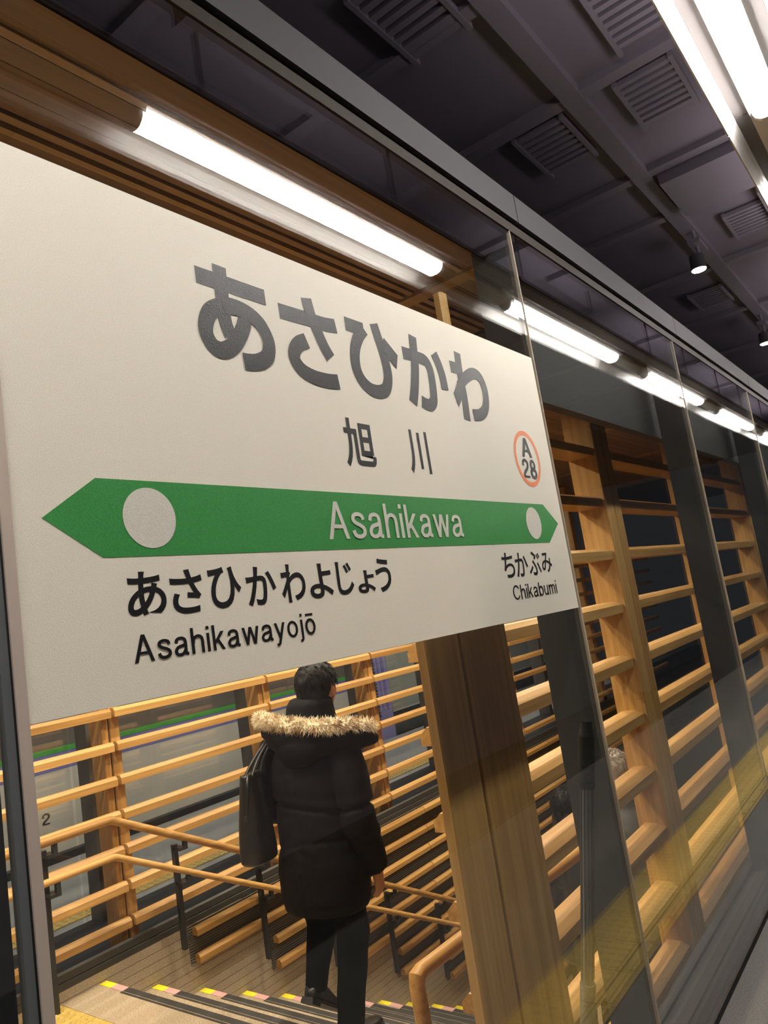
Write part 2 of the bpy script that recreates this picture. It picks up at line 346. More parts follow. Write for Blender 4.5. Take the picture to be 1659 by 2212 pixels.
# ------------------------------------------------------------------ station sign on the glass
sign = empty('station_sign', (0, 1.0, 0)); tag(sign, 'large white station name sign with a green arrow band on the glass', 'sign')
pm = MB().box(0.503, 2.330, 0.0, 0.0035, 1.532, 2.3915); pm.mi = [1, 1, 0, 1, 1, 1]      # film on the front face of a clear sheet
pm.build('sign_panel', ['sign_white', 'glass'], sign)
def flat(poly, name, m, y, parent=sign, th=0.0004):
    n = len(poly); v = [(x, y, z) for x, z in poly] + [(x, y + th, z) for x, z in poly]
    fs = [tuple(range(n)), tuple(range(2 * n - 1, n - 1, -1))] + [(i, (i + 1) % n, n + (i + 1) % n, n + i) for i in range(n)]
    return MB().add(v, fs).build(name, m, parent)
def disc(cx, cz, r, n=48, rx=None): return [(cx + (rx or r) * math.cos(2 * math.pi * k / n), cz + r * math.sin(2 * math.pi * k / n)) for k in range(n)]
flat([(0.545, 1.811), (0.634, 1.751), (2.2015, 1.750), (2.2905, 1.8115), (2.2015, 1.8735), (0.634, 1.874)], 'arrow_band', 'ink_green', -0.0006)
flat(disc(0.724, 1.813, 0.0495), 'white_dot', 'print_white', -0.0012); flat(disc(2.112, 1.812, 0.050), 'white_dot', 'print_white', -0.0012)
ro, ri, n = 0.0915, 0.0775, 56
mb = MB()
v = [(2.1525 + rr * 0.955 * math.cos(2 * math.pi * k / n), -0.0006, 2.021 + rr * math.sin(2 * math.pi * k / n)) for rr in (ro, ri) for k in range(n)]
mb.add(v, [(k, (k + 1) % n, n + (k + 1) % n, n + k) for k in range(n)]).build('number_ring', 'ink_orange', sign)

def catmull(pts, sub=8):
    if len(pts) < 3: return [Vector(p) for p in pts]
    P_ = [Vector(p) for p in pts]; P_ = [P_[0] * 2 - P_[1]] + P_ + [P_[-1] * 2 - P_[-2]]; out = []
    for i in range(1, len(P_) - 2):
        a, b, c, d = P_[i - 1:i + 3]
        for k in range(sub):
            t = k / sub
            out.append(0.5 * ((2 * b) + (c - a) * t + (2 * a - 5 * b + 4 * c - d) * t * t + (3 * b - a - 3 * c + d) * t ** 3))
    return out + [P_[-2]]
STROKE = 0.0345
BIG = {
'a': [[[0.8822, 2.2788], [1.0599, 2.2783]], [[0.9436, 2.3133], [0.9426, 2.2773], [0.9413, 2.2296], [0.9423, 2.1972], [0.9514, 2.1687]], [[0.9979, 2.227], [0.9847, 2.1925], [0.9581, 2.1559], [0.9304, 2.1381], [0.9066, 2.1403], [0.8919, 2.1598], [0.8927, 2.1836], [0.908, 2.2112], [0.94, 2.2293], [0.9686, 2.2349], [1.0043, 2.2307], [1.0328, 2.2162], [1.0486, 2.1919], [1.0516, 2.17], [1.0425, 2.1468], [1.0208, 2.1327], [0.9984, 2.1269], [0.976, 2.1251]]],
'sa': [[[1.0958, 2.2591], [1.1752, 2.2609], [1.2107, 2.2611], [1.2441, 2.2618], [1.2784, 2.2661]], [[1.1885, 2.3109], [1.1957, 2.2752], [1.2098, 2.2409], [1.2257, 2.2068], [1.243, 2.1827]], [[1.1702, 2.208], [1.1435, 2.1955], [1.1258, 2.1751], [1.1248, 2.1549], [1.144, 2.1361], [1.1796, 2.1266], [1.2217, 2.1256], [1.2587, 2.1293]]],
'hi': [[[1.3141, 2.2816], [1.3516, 2.2815], [1.3837, 2.2812]], [[1.3844, 2.2839], [1.3621, 2.2625], [1.3432, 2.2346], [1.3325, 2.2027], [1.3332, 2.1709], [1.3478, 2.1464], [1.3744, 2.1309], [1.4049, 2.1286], [1.4331, 2.1375], [1.4484, 2.1578], [1.4554, 2.1848], [1.4529, 2.2156], [1.4462, 2.2455], [1.4374, 2.275], [1.428, 2.3068]]],
'ka': [[[1.5359, 2.2539], [1.5686, 2.2544], [1.6051, 2.254], [1.6396, 2.2507], [1.6546, 2.2309], [1.6564, 2.1973], [1.6531, 2.1631], [1.6468, 2.1398], [1.6299, 2.1264], [1.6085, 2.1262], [1.589, 2.1311]], [[1.5949, 2.3119], [1.5909, 2.2776], [1.586, 2.2351], [1.5773, 2.2007], [1.5643, 2.1605], [1.5474, 2.1204]], [[1.6885, 2.2816], [1.7027, 2.2568], [1.713, 2.224], [1.7165, 2.1819]]],
'wa': [[[1.8177, 2.3101], [1.8148, 2.2717], [1.814, 2.2264], [1.8161, 2.1818], [1.811, 2.1068]], [[1.7657, 2.2591], [1.8301, 2.2593]], [[1.7983, 2.2029], [1.8325, 2.2325], [1.8864, 2.2585], [1.926, 2.2544], [1.9452, 2.223], [1.9418, 2.1817], [1.9235, 2.1512], [1.8907, 2.1332], [1.8513, 2.1273]]]}
EXTRA = {'hi': [[1.4612, 2.2775], [1.5108, 2.2412], [1.4964, 2.2026], [1.4659, 2.2259], [1.4426, 2.2474]],
         'wa': [[1.8334, 2.2523], [1.7977, 2.2266], [1.7603, 2.1793], [1.7748, 2.141], [1.8016, 2.1707], [1.8322, 2.2143]]}
for key, strokes in BIG.items():
    mb = MB(); lay = 0
    for pts in [c for s in strokes for c in ((lambda q: [q[:65], q[64:]] if len(q) > 130 else [q])(catmull([(x, z, 0) for x, z in s])))]:
        v, fs = [], []
        for i, p in enumerate(pts):
            t = (pts[min(i + 1, len(pts) - 1)] - pts[max(i - 1, 0)]).normalized(); nn = Vector((-t.y, t.x, 0)) * STROKE / 2
            for q in (p + nn, p - nn): v.append((q.x, -0.0006 - 0.0003 * lay, q.y))
        for i in range(len(pts) - 1): fs.append((2 * i, 2 * i + 1, 2 * i + 3, 2 * i + 2))
        mb.add(v, fs); lay += 1
    if key in EXTRA: mb.add([(x, -0.0006 - 0.0003 * lay, z) for x, z in EXTRA[key]], [tuple(range(len(EXTRA[key])))])
    mb.build('letter', 'ink_black', sign)

def text_mesh(body, off=0.0, res=6):
    cu = bpy.data.curves.new('txt', 'FONT'); cu.body = body; cu.resolution_u = res; cu.offset = off
    o = bpy.data.objects.new('txt', cu); COL.objects.link(o); dg = bpy.context.evaluated_depsgraph_get()
    me = bpy.data.meshes.new_from_object(o.evaluated_get(dg)); bpy.data.objects.remove(o); bpy.data.curves.remove(cu)
    return me
def text_box(body, x0, x1, z0, z1, m, y=-0.0006, off=0.0, name='lettering', parent=None, ref=None):
    me = text_mesh(body, off)
    xs = [p.co.x for p in me.vertices]; zs = [p.co.y for p in me.vertices]
    a0, a1 = min(xs), max(xs); c0, c1 = min(zs), max(zs)
    if ref:                                            # fit the height of a reference glyph, keep descenders below
        rm = text_mesh(ref, off); rz = [p.co.y for p in rm.vertices]; c0, c1 = min(rz), max(rz); bpy.data.meshes.remove(rm)
    for p in me.vertices:
        p.co = (lerp(x0, x1, (p.co.x - a0) / (a1 - a0)), y, lerp(z0, z1, (p.co.y - c0) / (c1 - c0)))
    me.materials.clear(); me.materials.append(MATS[m])
    o = bpy.data.objects.new(name, me); return link(o, parent if parent is not None else sign)

# plain grotesque lettering drawn from strokes: ('s', points) smooth stroke, ('l', points) straight stroke, ('d', x0,y0,x1,y1) slanted bar cut level, ('b', x0,x1,y0,y1) block, ('e', cx,cy,rx,ry) oval
GL = {
'A': (.66, [('d', .055, 0, .33, 1), ('d', .605, 0, .33, 1), ('b', .15, .51, .28, .385)]),
's': (.50, [('s', [(.43, .52), (.385, .63), (.25, .675), (.115, .63), (.085, .52), (.16, .435), (.32, .36), (.425, .27), (.42, .13), (.28, .055), (.12, .09), (.055, .225)])]),
'a': (.52, [('s', [(.075, .50), (.12, .63), (.25, .675), (.375, .63), (.415, .50), (.415, .17), (.43, .075), (.515, .055)]), ('s', [(.415, .42), (.30, .385), (.14, .335), (.06, .2), (.10, .085), (.21, .052), (.33, .10), (.415, .25)])]),
'h': (.50, [('b', .0, .115, 0, 1), ('s', [(.06, .40), (.11, .585), (.25, .672), (.38, .62), (.425, .48), (.425, .25), (.425, 0)])]),
'i': (.115, [('b', 0, .115, 0, .73), ('b', 0, .115, .87, 1)]),
'k': (.49, [('b', 0, .115, 0, 1), ('d', .09, .27, .40, .73), ('d', .425, 0, .19, .45)]),
'w': (.74, [('d', .205, 0, .055, .73), ('d', .205, 0, .37, .73), ('d', .535, 0, .37, .73), ('d', .535, 0, .685, .73)]),
'y': (.50, [('d', .25, .02, .055, .73), ('d', .185, -.13, .445, .73), ('s', [(.20, -.09), (.165, -.17), (.11, -.205), (.03, -.205)])]),
'o': (.53, [('e', .265, .365, .208, .315)]),
'O': (.53, [('e', .265, .365, .208, .315), ('b', .07, .46, .86, .965)]),
'j': (.16, [('s', [(.10, .73), (.10, .3), (.10, -.06), (.075, -.17), (.0, -.205), (-.04, -.205)]), ('b', .0425, .1575, .87, 1)]),
'C': (.68, [('a', .36, .5, .305, .45, 32, 328)]),
'b': (.52, [('b', 0, .115, 0, 1), ('e', .265, .365, .20, .315)]),
'u': (.50, [('b', .37, .485, 0, .73), ('s', [(.06, .73), (.06, .45), (.06, .25), (.11, .11), (.23, .055), (.36, .13), (.425, .33)])]),
'm': (.74, [('b', 0, .115, 0, .73), ('s', [(.06, .40), (.10, .585), (.215, .672), (.325, .62), (.365, .48), (.365, .25), (.365, 0)]), ('s', [(.365, .40), (.41, .585), (.525, .672), (.635, .62), (.675, .48), (.675, .25), (.675, 0)])]),
'2': (.54, [('s', [(.06, .64), (.095, .85), (.27, .945), (.435, .86), (.465, .68), (.37, .50), (.19, .34), (.08, .19), (.055, .05)]), ('b', .0, .52, 0, .12)]),
'8': (.54, [('e', .27, .725, .17, .215), ('e', .27, .28, .205, .225)])}
def stroke_text(body, x0, x1, z0, z1, m, y=-0.0006, w=0.115, gap=0.10, parent=None, name='lettering', first=True):
    k = []; cx = 0.0
    for ch in body:
        adv, parts = GL[ch]; k.append((cx, parts)); cx += adv + gap
    tot = cx - gap; sx = (x1 - x0) / tot; sz = z1 - z0; mb = MB(); lay = 0
    def P3(px, pz): return (x0 + px * sx, y - 0.00022 * (lay % 4), z0 + pz * sz)
    for ox, parts in k:
        for q in parts:
            if q[0] == 'b': mb.add([P3(ox + q[1], q[3]), P3(ox + q[2], q[3]), P3(ox + q[2], q[4]), P3(ox + q[1], q[4])], [(0, 1, 2, 3)])
            elif q[0] == 'd':
                _, a, b, c, d_ = q; h = 0.5 * w * math.hypot(c - a, d_ - b) / abs(d_ - b)
                mb.add([P3(ox + a - h, b), P3(ox + a + h, b), P3(ox + c + h, d_), P3(ox + c - h, d_)], [(0, 1, 2, 3)])
            else:
                if q[0] == 'e': pts = [Vector((q[1] + q[3] * math.cos(t), q[2] + q[4] * math.sin(t), 0)) for t in [2 * math.pi * i / 40 for i in range(41)]]
                elif q[0] == 'a': pts = [Vector((q[1] + q[3] * math.cos(math.radians(t)), q[2] + q[4] * math.sin(math.radians(t)), 0)) for t in [lerp(q[5], q[6], i / 36) for i in range(37)]]
                else: pts = catmull([(a, b, 0) for a, b in q[1]], 6)
                v, fs, n = [], [], len(pts)
                for i, p in enumerate(pts):
                    a, b = (pts[i - 1] if i else pts[-2]) if q[0] == 'e' else pts[max(i - 1, 0)], (pts[i + 1] if i < n - 1 else pts[1]) if q[0] == 'e' else pts[min(i + 1, n - 1)]
                    t = (b - a).normalized(); nn = Vector((-t.y, t.x, 0)) * w / 2
                    v += [P3(ox + p.x + nn.x, p.y + nn.y), P3(ox + p.x - nn.x, p.y - nn.y)]
                mb.add(v, [(2 * i, 2 * i + 1, 2 * i + 3, 2 * i + 2) for i in range(n - 1)])
            lay += 1
    return mb.build(name, m, parent if parent is not None else sign)
text_box('旭', 1.246, 1.355, 1.934, 2.048, 'ink_black', off=0.018)
text_box('川', 1.490, 1.582, 1.934, 2.047, 'ink_black', off=0.018)
stroke_text('A', 2.122, 2.186, 2.026, 2.089, 'ink_black', w=0.17)
stroke_text('28', 2.108, 2.200, 1.957, 2.018, 'ink_black', w=0.165, gap=0.11)
stroke_text('Asahikawa', 1.151, 1.683, 1.773, 1.853, 'print_white', y=-0.0012, w=0.112)
for ch, x0, x1, z0, z1 in [('あ', .667, .738, .654, .727), ('さ', .747, .812, .654, .727), ('ひ', .825, .897, .656, .728), ('か', .909, .982, .654, .725),
                           ('わ', .995, 1.061, .653, .726), ('よ', 1.072, 1.141, .655, .724), ('じ', 1.155, 1.208, .656, .725), ('ょ', 1.220, 1.279, .655, .704), ('う', 1.285, 1.340, .653, .728)]:
    text_box(ch, x0, x1, 1 + z0, 1 + z1, 'ink_black', off=0.020)
stroke_text('AsahikawayojO', 0.669, 1.072, 1.588, 1.630, 'ink_black', w=0.118, gap=0.105)
for ch, x0, x1, z0, z1 in [('ち', 1.865, 1.935, .653, .725), ('か', 1.942, 2.020, .652, .723), ('ぶ', 2.026, 2.107, .652, .725), ('み', 2.115, 2.187, .656, .719)]:
    text_box(ch, x0, x1, 1 + z0, 1 + z1, 'ink_black', off=0.012)
stroke_text('Chikabumi', 1.899, 2.190, 1.589, 1.630, 'ink_black', w=0.112)

# ------------------------------------------------------------------ stair enclosure: soffit, floors
roof = struct(MB().box(-4, 16, 1.0, 4.6, 3.0, 3.02).build('ceiling', 'roof_black'), 'black roof slab above the stair enclosure', 'ceiling')
soff = struct(MB().box(-4, 16, 1.23, 4.37, 2.962, 2.985).build('ceiling', 'black'), 'timber soffit over the stairs, shade put into its brown', 'ceiling')
bands = [(1.240, 1.335, 0, 'soffit_wood_shaded'), (1.338, 1.3625, 0.006, 'soffit_strip'), (1.372, 1.433, 0, 'soffit_wood_shaded'), (1.436, 1.513, 0, 'soffit_wood_shaded'), (1.516, 1.577, 0, 'soffit_wood_shaded'),
         (1.586, 1.612, 0.006, 'soffit_strip'), (1.634, 1.656, 0.006, 'soffit_strip'), (1.662, 1.735, 0, 'soffit_wood_shaded')]
y = 1.74
while y < 4.3: bands.append((y, y + 0.077, 0, 'soffit_wood_shaded')); y += 0.08
for xa, xb in ((-1.0, 2.60), (2.70, 4.52), (4.62, 6.46), (6.56, 8.4), (8.5, 11.0)):
    for y0, y1, d, m_ in bands: MB().box(xa, xb, y0, y1, 2.942 - d, 2.963).build('board', m_, soff)
for x in (2.61, 4.53, 6.47, 8.41): MB().box(x, x + 0.08, 1.24, 4.36, 2.930, 2.963).build('cross_board', 'soffit_strip', soff)
hd = struct(MB().box(2.72, 14, 1.19, 1.24, 2.36, 2.96).build('trim_30', 'black'), 'black downstand beam above the near timber screen', 'trim')
MB().box(2.72, 14, 1.24, 1.72, 2.70, 2.715).build('beam_underside', 'black', hd)
SX0, TR, RI = 2.204, 0.2915, 0.151            # first nosing, tread, riser
YN, YF = 1.74, 3.83                           # stair flight between these
inner = struct(MB().box(-4, SX0 - 0.06, 1.016, 3.83, -0.15, -0.004).build('floor', 'granite'), 'beige granite landing at the head of the stairs', 'floor')
MB().box(-4, 1.658, 1.016, YF, -0.004, 0.0).build('slab', 'granite', inner)
MB().box(1.964, SX0 - 0.06, 1.016, YF, -0.004, 0.0).build('slab', 'granite', inner)
P2 = 0.3045; t2 = MB().box(0, P2 - 0.003, 0, P2 - 0.003, 0, 0.006)
for i in range(6):
    for j in range(6):
        cx, cy = (i + 0.5) * P2 / 6, (j + 0.5) * P2 / 6; v, seg = [], 8
        for rr, zz in ((0.012, 0.006), (0.007, 0.011)): v += [(cx + rr * math.cos(2 * math.pi * k / seg), cy + rr * math.sin(2 * math.pi * k / seg), zz) for k in range(seg)]
        t2.add(v, [(k, (k + 1) % seg, seg + (k + 1) % seg, seg + k) for k in range(seg)] + [tuple(range(seg, 2 * seg))])
t2m = t2.mesh('tactile_tile', 'tactile_yellow')
for k in range(6): inst(t2m, 'tactile_tile', inner, (1.659, YF - 0.004 - P2 * (k + 1), -0.005))
struct(MB().box(SX0 - 0.06, 16, 1.016, 1.21, -0.15, 0.0).build('floor', 'platform_floor'), 'grey floor strip between the glass and the stairwell', 'floor')
for i, (y0, y1) in enumerate(((1.035, 1.065), (1.09, 1.13), (1.175, 1.205))):
    tag(MB().box(SX0, 14, y0, y1, 0.001, 0.016).build('floor_channel', 'kerb_metal'), 'grey metal floor channel along the foot of the glass, %s from it' % ['first', 'second', 'third'][i], 'channel', 'floor channels')
# stairs
NST = 15
st = empty('staircase', (SX0, YN, 0)); tag(st, 'beige granite staircase with dark nosings going down to the right', 'staircase')
W = YF - YN
for k in range(NST):
    z = -RI * k; x1 = TR * k
    x0 = x1 - TR if k else -0.06
    MB().box(x0 - (0.03 if k else 0), x1 - 0.035, 0, W, z - 0.05, z).build('tread', 'granite', st)
    MB().box(x1 - 0.03, x1 - 0.012, 0, W, z - RI - 0.02, z - 0.045).build('riser', 'granite', st)
    nz = MB().box(x1 - 0.035, x1, 0, W - 0.20, z - 0.045, z + 0.001).build('nosing', 'nosing_dark', st)
    MB().box(x1 - 0.052, x1 - 0.040, 0, W - 0.20, z, z + 0.0015).build('grip_strip', 'nosing_dark', st)
    MB().box(x1 - 0.040, x1, W - 0.10, W - 0.003, z - 0.03, z + 0.002).build('yellow_marker', 'marker_yellow', st)
    MB().box(x1 - 0.040, x1, W - 0.20, W - 0.10, z - 0.03, z + 0.002).build('pink_marker', 'marker_pink', st)
ZB = -RI * NST
MB().box(TR * (NST - 1) - 0.03, TR * (NST - 1) + 6.5, 0, W, ZB - 0.05, ZB).build('lower_landing', 'granite', st)
# stairwell walls
wb = struct(MB().box(-4, 16, YF + 0.015, YF + 0.16, ZB - 0.1, 0.052).build('wall_back', 'black'), 'granite and louvred far wall of the stairwell', 'wall')
z = 0.056; CH = 0.0475; xs_ = [-4.0, 1.10, 2.29, 3.45, 4.6, 5.8, 7.0, 9.0, 16.0]
idx = 0
while z > ZB - 0.02:
    zt = z - 0.0013; zb_ = z - CH + 0.0013
    xend = 2.72 + max(0.0, math.ceil((0.03 - z) / 0.2875 - 0.35)) * 0.583 + 0.4
    MB().box(max(-4.0, 1.2), min(xend, 12.0), YF + 0.0005, YF + 0.02, zb_, zt).build('stone_course', 'granite_wall', wb); z -= CH
for j in range(8):
    xa = 2.715 + 0.583 * j; zb_ = -0.150 - 0.2856 * j; za = 0.052 if j == 0 else zb_ + 0.2856
    MB().box(xa, 14, YF - 0.006, YF - 0.0005, zb_, za).build('louvre_panel', 'louvre', wb)
bar_prof = lambda y, z, d, h: [(y, z - h / 2), (y + d, z - h / 2), (y + d, z + h / 2 - 0.012), (y + d - 0.012, z + h / 2), (y + 0.014, z + h / 2), (y, z + h / 2 - 0.016)]
for k in range(15):
    zt = 0.044 - 0.1428 * k; xa = 2.74 + 0.583 * (k // 2)
    cuts = [c for c in (3.86, 5.03, 6.20, 7.37) if c > xa + 0.2]
    for a, b_ in zip([xa] + cuts, cuts + [10.0]):
        MB().prism_x(bar_prof(YF - 0.052, zt - 0.0225, 0.046, 0.045), a + 0.004, b_ - 0.004).build('wall_bar', 'oak_x', wb)
struct(MB().box(SX0, 16, 1.21, 1.225, ZB - 0.1, -0.001).build('wall_front', 'louvre'), 'near side wall of the stairwell', 'wall')
# kerb along the far wall
kb = empty('kerb', (0, YF, 0)); tag(kb, 'dark grey metal kerb rail along the top of the far stairwell wall', 'kerb')
MB().prism_x([(0.000, 0.056), (0.018, 0.056), (0.018, 0.090), (0.010, 0.092), (0.0, 0.086)], -2, 14).build('kerb_base', 'kerb_metal', kb)
MB().prism_x([(0.002, 0.0935), (0.018, 0.0935), (0.018, 0.128), (0.012, 0.138), (0.002, 0.128)], -2, 14).build('kerb_rail', 'kerb_metal', kb)
struct(MB().box(-4, 16, YF + 0.16, 4.60, -0.1, 0.055).build('floor', 'black'), 'black gap behind the kerb under the far timber screen', 'floor')

# ------------------------------------------------------------------ near timber screen behind the glass
ns = empty('timber_screen', (2.3, 1.5, 0)); tag(ns, 'near oak screen of heavy horizontal bars on posts just behind the glass', 'screen')
def nbox(mb, name, m, **kw):
    mb.v = [(x - 2.3, y - 1.5, z) for x, y, z in mb.v]; return mb.build(name, m, ns, **kw)
def cham(x0, x1, y0, y1, c):
    return [(x0 + c, y0), (x1 - c, y0), (x1, y0 + c), (x1, y1), (x0, y1), (x0, y0 + c)]
nbox(MB().prism_z(cham(1.719, 1.891, 1.200, 1.234, 0.005), 0.002, 2.50), 'post_board', 'oak_z')
nbox(MB().prism_z(cham(1.909, 2.145, 1.200, 1.234, 0.004), 0.002, 2.50), 'post_board', 'oak_z')
nbox(MB().prism_z(cham(2.147, 2.194, 1.204, 1.234, 0.008), 0.002, 2.67), 'edge_strip', 'oak_z')
nbox(MB().box(1.870, 1.925, 1.222, 1.236, 0.002, 2.50), 'post_core', 'bronze_strip')
for g in (4.36, 6.31, 8.26, 10.21):
    nbox(MB().prism_z(cham(g - 0.130, g - 0.005, 1.53, 1.705, 0.005), -0.50 * (g - 2.2) - 0.1, 2.70), 'post_board', 'oak_z')
    nbox(MB().prism_z(cham(g + 0.005, g + 0.110, 1.53, 1.705, 0.005), -0.50 * (g - 2.2) - 0.1, 2.70), 'post_board', 'oak_z')
    nbox(MB().box(g - 0.005, g + 0.005, 1.545, 1.700, -0.50 * (g - 2.2) - 0.1, 2.70), 'post_core', 'black')
for k in range(-3, 9):
    zt = 1.462 - 0.3085 * k
    prof = [(1.55, zt - 0.048), (1.70, zt - 0.048), (1.70, zt - 0.012), (1.668, zt + 0.020), (1.592, zt + 0.020), (1.55, zt)]
    for a, b_ in ((2.305, 4.228), (4.472, 6.178), (6.422, 8.128), (8.372, 10.078), (10.322, 13.0)):
        if zt < 0.1: a = max(a, 2.4 + (0.1 - zt) / 0.518)
        if a < b_ - 0.2: nbox(MB().prism_x(prof, a, b_), 'bar', 'oak_x')

# ------------------------------------------------------------------ far timber screen
fs_ = empty('timber_screen', (2.4, 3.9, 0)); tag(fs_, 'far oak screen of slim horizontal bars on double posts across the stairs', 'screen')
def fbox(mb, name, m): mb.v = [(x - 2.4, y - 3.9, z) for x, y, z in mb.v]; return mb.build(name, m, fs_)
FP = [1.235, 2.405, 3.575, 4.725, 5.89, 7.05, 8.22, 9.39]
for g in FP:
    for a, b_ in ((g - 0.045, g - 0.005), (g + 0.005, g + 0.065)):
        fbox(MB().prism_z(cham(a, b_, 3.905, 4.03, 0.004), 0.060, 2.93), 'post_board', 'oak_z')
    fbox(MB().box(g - 0.005, g + 0.005, 3.92, 4.02, 0.06, 2.94), 'post_core', 'black')
ends = [-1.0] + FP + [12.0]
for k in range(-4, 7):
    zc = 1.307 - 0.1835 * k
    for a, b_ in zip(ends[:-1], ends[1:]):
        fbox(MB().prism_x(bar_prof(3.852, zc, 0.052, 0.050), a + 0.012, b_ - 0.010), 'bar', 'oak_x')

# ------------------------------------------------------------------ handrails of the stairs
hr = empty('handrail', (1.0, 3.70, 0)); tag(hr, 'double round oak handrail on dark steel brackets along the far stair wall', 'handrail')
def slope(z0, x): return z0 - 0.517 * (x - 2.234)
for z0, rad, nm in ((0.786, 0.021, 'upper_rail'), (0.603, 0.0175, 'lower_rail')):
    MB().sweep([(-0.6, 0, z0 + 0.010), (1.225, 0, z0), (1.243, 0, z0 - 0.003), (7.2 - 1.0, 0, slope(z0, 7.2))], rad, 14).build(nm, 'oak_x', hr, auto=True)
for x in (0.75, 1.90, 2.64, 3.22, 3.80, 4.385, 4.97, 5.55):
    zt = (0.786 if x < 2.234 else slope(0.786, x)); zl = zt - 0.183
    zb_ = 0.0 if x < 2.234 else max(-RI * math.ceil((x - SX0) / TR) - 0.0, zt - 0.60)
    b = MB().box(x - 1.012 + 0, x - 0.988, 0.045, 0.075, zb_, zt - 0.045).build('rail_post', 'dark_steel', hr)
    for zz, nm in ((zt, 'u'), (zl, 'l')):
        br = MB().box(x - 1.012, x - 0.985 + 0.02, -0.008, 0.060, zz - 0.075, zz - 0.058).box(x - 0.995 + 0.012, x - 0.965 + 0.005, -0.010, 0.010, zz - 0.075, zz - 0.010)
        br.build('bracket', 'dark_steel', hr)
nr = empty('handrail', (2.31, 1.90, 0)); tag(nr, 'thick oak handrail end turning down near the foot of the wide post', 'handrail')
MB().sweep([(0.012, 0, 0.004), (0.008, 0, 0.15), (0.004, 0, 0.232), (0.012, 0, 0.262), (0.042, 0, 0.270), (0.30, 0, 0.262), (1.62, 0, 0.198)], 0.030, 16).build('rail', 'oak_x', nr, auto=True)
for x in (0.55, 1.3): MB().box(x - 0.012, x + 0.012, -0.012, 0.012, -RI * math.ceil((x + 0.106) / TR), 0.22).build('rail_post', 'dark_steel', nr)

# ------------------------------------------------------------------ recessed downlights in the soffit
def downlight(x, y, label):
    t = empty('downlight', (x, y, 2.942)); tag(t, label, 'downlight', 'recessed downlights in the timber soffit')
    n = 24; v = [(rr * math.cos(2 * math.pi * k / n), rr * math.sin(2 * math.pi * k / n), zz) for rr, zz in ((0.072, -0.001), (0.072, -0.009), (0.052, -0.009), (0.050, -0.001)) for k in range(n)]
    MB().add(v, [(a * n + k, a * n + (k + 1) % n, (a + 1) * n + (k + 1) % n, (a + 1) * n + k) for a in range(3) for k in range(n)]).build('trim_ring', 'reflector_white', t)
    MB().add(v[3 * n:], [tuple(range(n))]).build('lens', 'lamp_warm', t)
    ld = bpy.data.lights.new('downlight', 'AREA'); ld.shape = 'DISK'; ld.size = 0.09; ld.energy = DOWN_W; ld.color = (1.0, 0.83, 0.60); ld.spread = math.radians(150)
    lo = bpy.data.objects.new('downlight_glow', ld); lo.location = (0, 0, -0.012); link(lo, t)
DL = [(0.35, 3.25), (1.75, 2.40), (3.4, 2.55), (5.1, 2.55), (6.8, 2.55), (1.2, 3.1), (2.6, 3.1), (4.2, 3.1), (6.0, 3.1)]
for k, (x, y) in enumerate(DL):
    downlight(x, y, 'recessed round downlight in the timber soffit, %s in the %s row' % (['first', 'second', 'third', 'fourth', 'fifth'][k if k < 5 else k - 5], 'near' if k < 5 else 'far'))

# ------------------------------------------------------------------ far side: glass, fins, platform, train
struct(MB().box(-4, 18, 4.60, 6.40, -0.12, 0.0).build('floor', 'far_floor'), 'grey floor of the far platform beside the train', 'floor')
ff = [o for o in COL.objects if o.name.startswith('floor')][-1]
for k in range(30): inst(tile_me, 'tactile_tile', ff, (0.6 + P * k, 4.855, 0.0)).scale = (1, 0.66, 1)
for k in range(4):
    struct(MB().box(0.62 + 1.95 * k, 2.55 + 1.95 * k, 4.62, 4.63, 0.02, 2.95).build('window_%d' % (k + 10), 'glass'), 'clear glass pane of the far side of the stair enclosure, %s from the left' % ORD[k].replace('nearest', 'first'), 'glass pane')
for k, (x, w_, d) in enumerate(((2.60, 0.05, 0.13), (3.93, 0.07, 0.26), (5.25, 0.05, 0.16), (6.34, 0.07, 0.18), (7.6, 0.06, 0.16), (8.9, 0.06, 0.16))):
    tag(MB().box(x, x + w_, 4.615 - d, 4.615, 0.0, 2.95).build('steel_fin', 'far_fin'), 'dark steel fin behind the far timber screen, %s from the left' % ['first', 'second', 'third', 'fourth', 'fifth', 'sixth'][k], 'fin', 'steel fins of the far glass wall')
tr = empty('train', (0, 6.55, 0)); tag(tr, 'grey train with a green and blue stripe standing at the far platform', 'train')
MB().box(-4, 7.86, 0, 2.6, 0.045, 0.72).build('lower_side', 'train_grey', tr)
MB().box(-4, 7.86, 0, 2.6, 0.722, 0.865).build('blue_stripe', 'train_blue', tr)
MB().box(-4, 7.86, -0.001, 2.6, 0.867, 0.915).build('green_stripe', 'train_green', tr)
MB().box(-4, 7.86, 0, 2.6, 0.917, 2.75).build('upper_side', 'train_upper', tr)
MB().box(-4, 7.86, -0.08, 2.5, -0.10, 0.044).build('skirt', 'train_dark', tr)
MB().box(-4, 14, 0.2, 2.4, 2.75, 2.95).build('roof', 'train_upper', tr)
for x in (0.2, 2.0, 3.8, 5.6):
    w_ = MB().box(x, x + 1.4, -0.006, 0.0, 1.35, 2.15).build('window', 'train_window', tr)
dr = MB().box(7.90, 8.33, -0.01, 0.1, -0.04, 2.4).build('purple_door', 'train_purple', tr)
for k in range(19): MB().box(7.955, 8.045, -0.028, -0.010, 0.28 + 0.042 * k, 0.300 + 0.042 * k).build('grille_bar', 'train_dark', dr)
for a, b_ in ((8.11, 8.15), (8.20, 8.26)): MB().box(a, b_, -0.016, -0.010, 0.36, 1.9).build('dark_strip', 'train_blue', dr)
MB().box(8.35, 14, 0, 2.6, 0.30, 2.75).build('pale_side', 'train_pale', tr)
MB().box(8.35, 14, 0.01, 2.6, -0.02, 0.285).build('dark_base', 'train_window', tr)
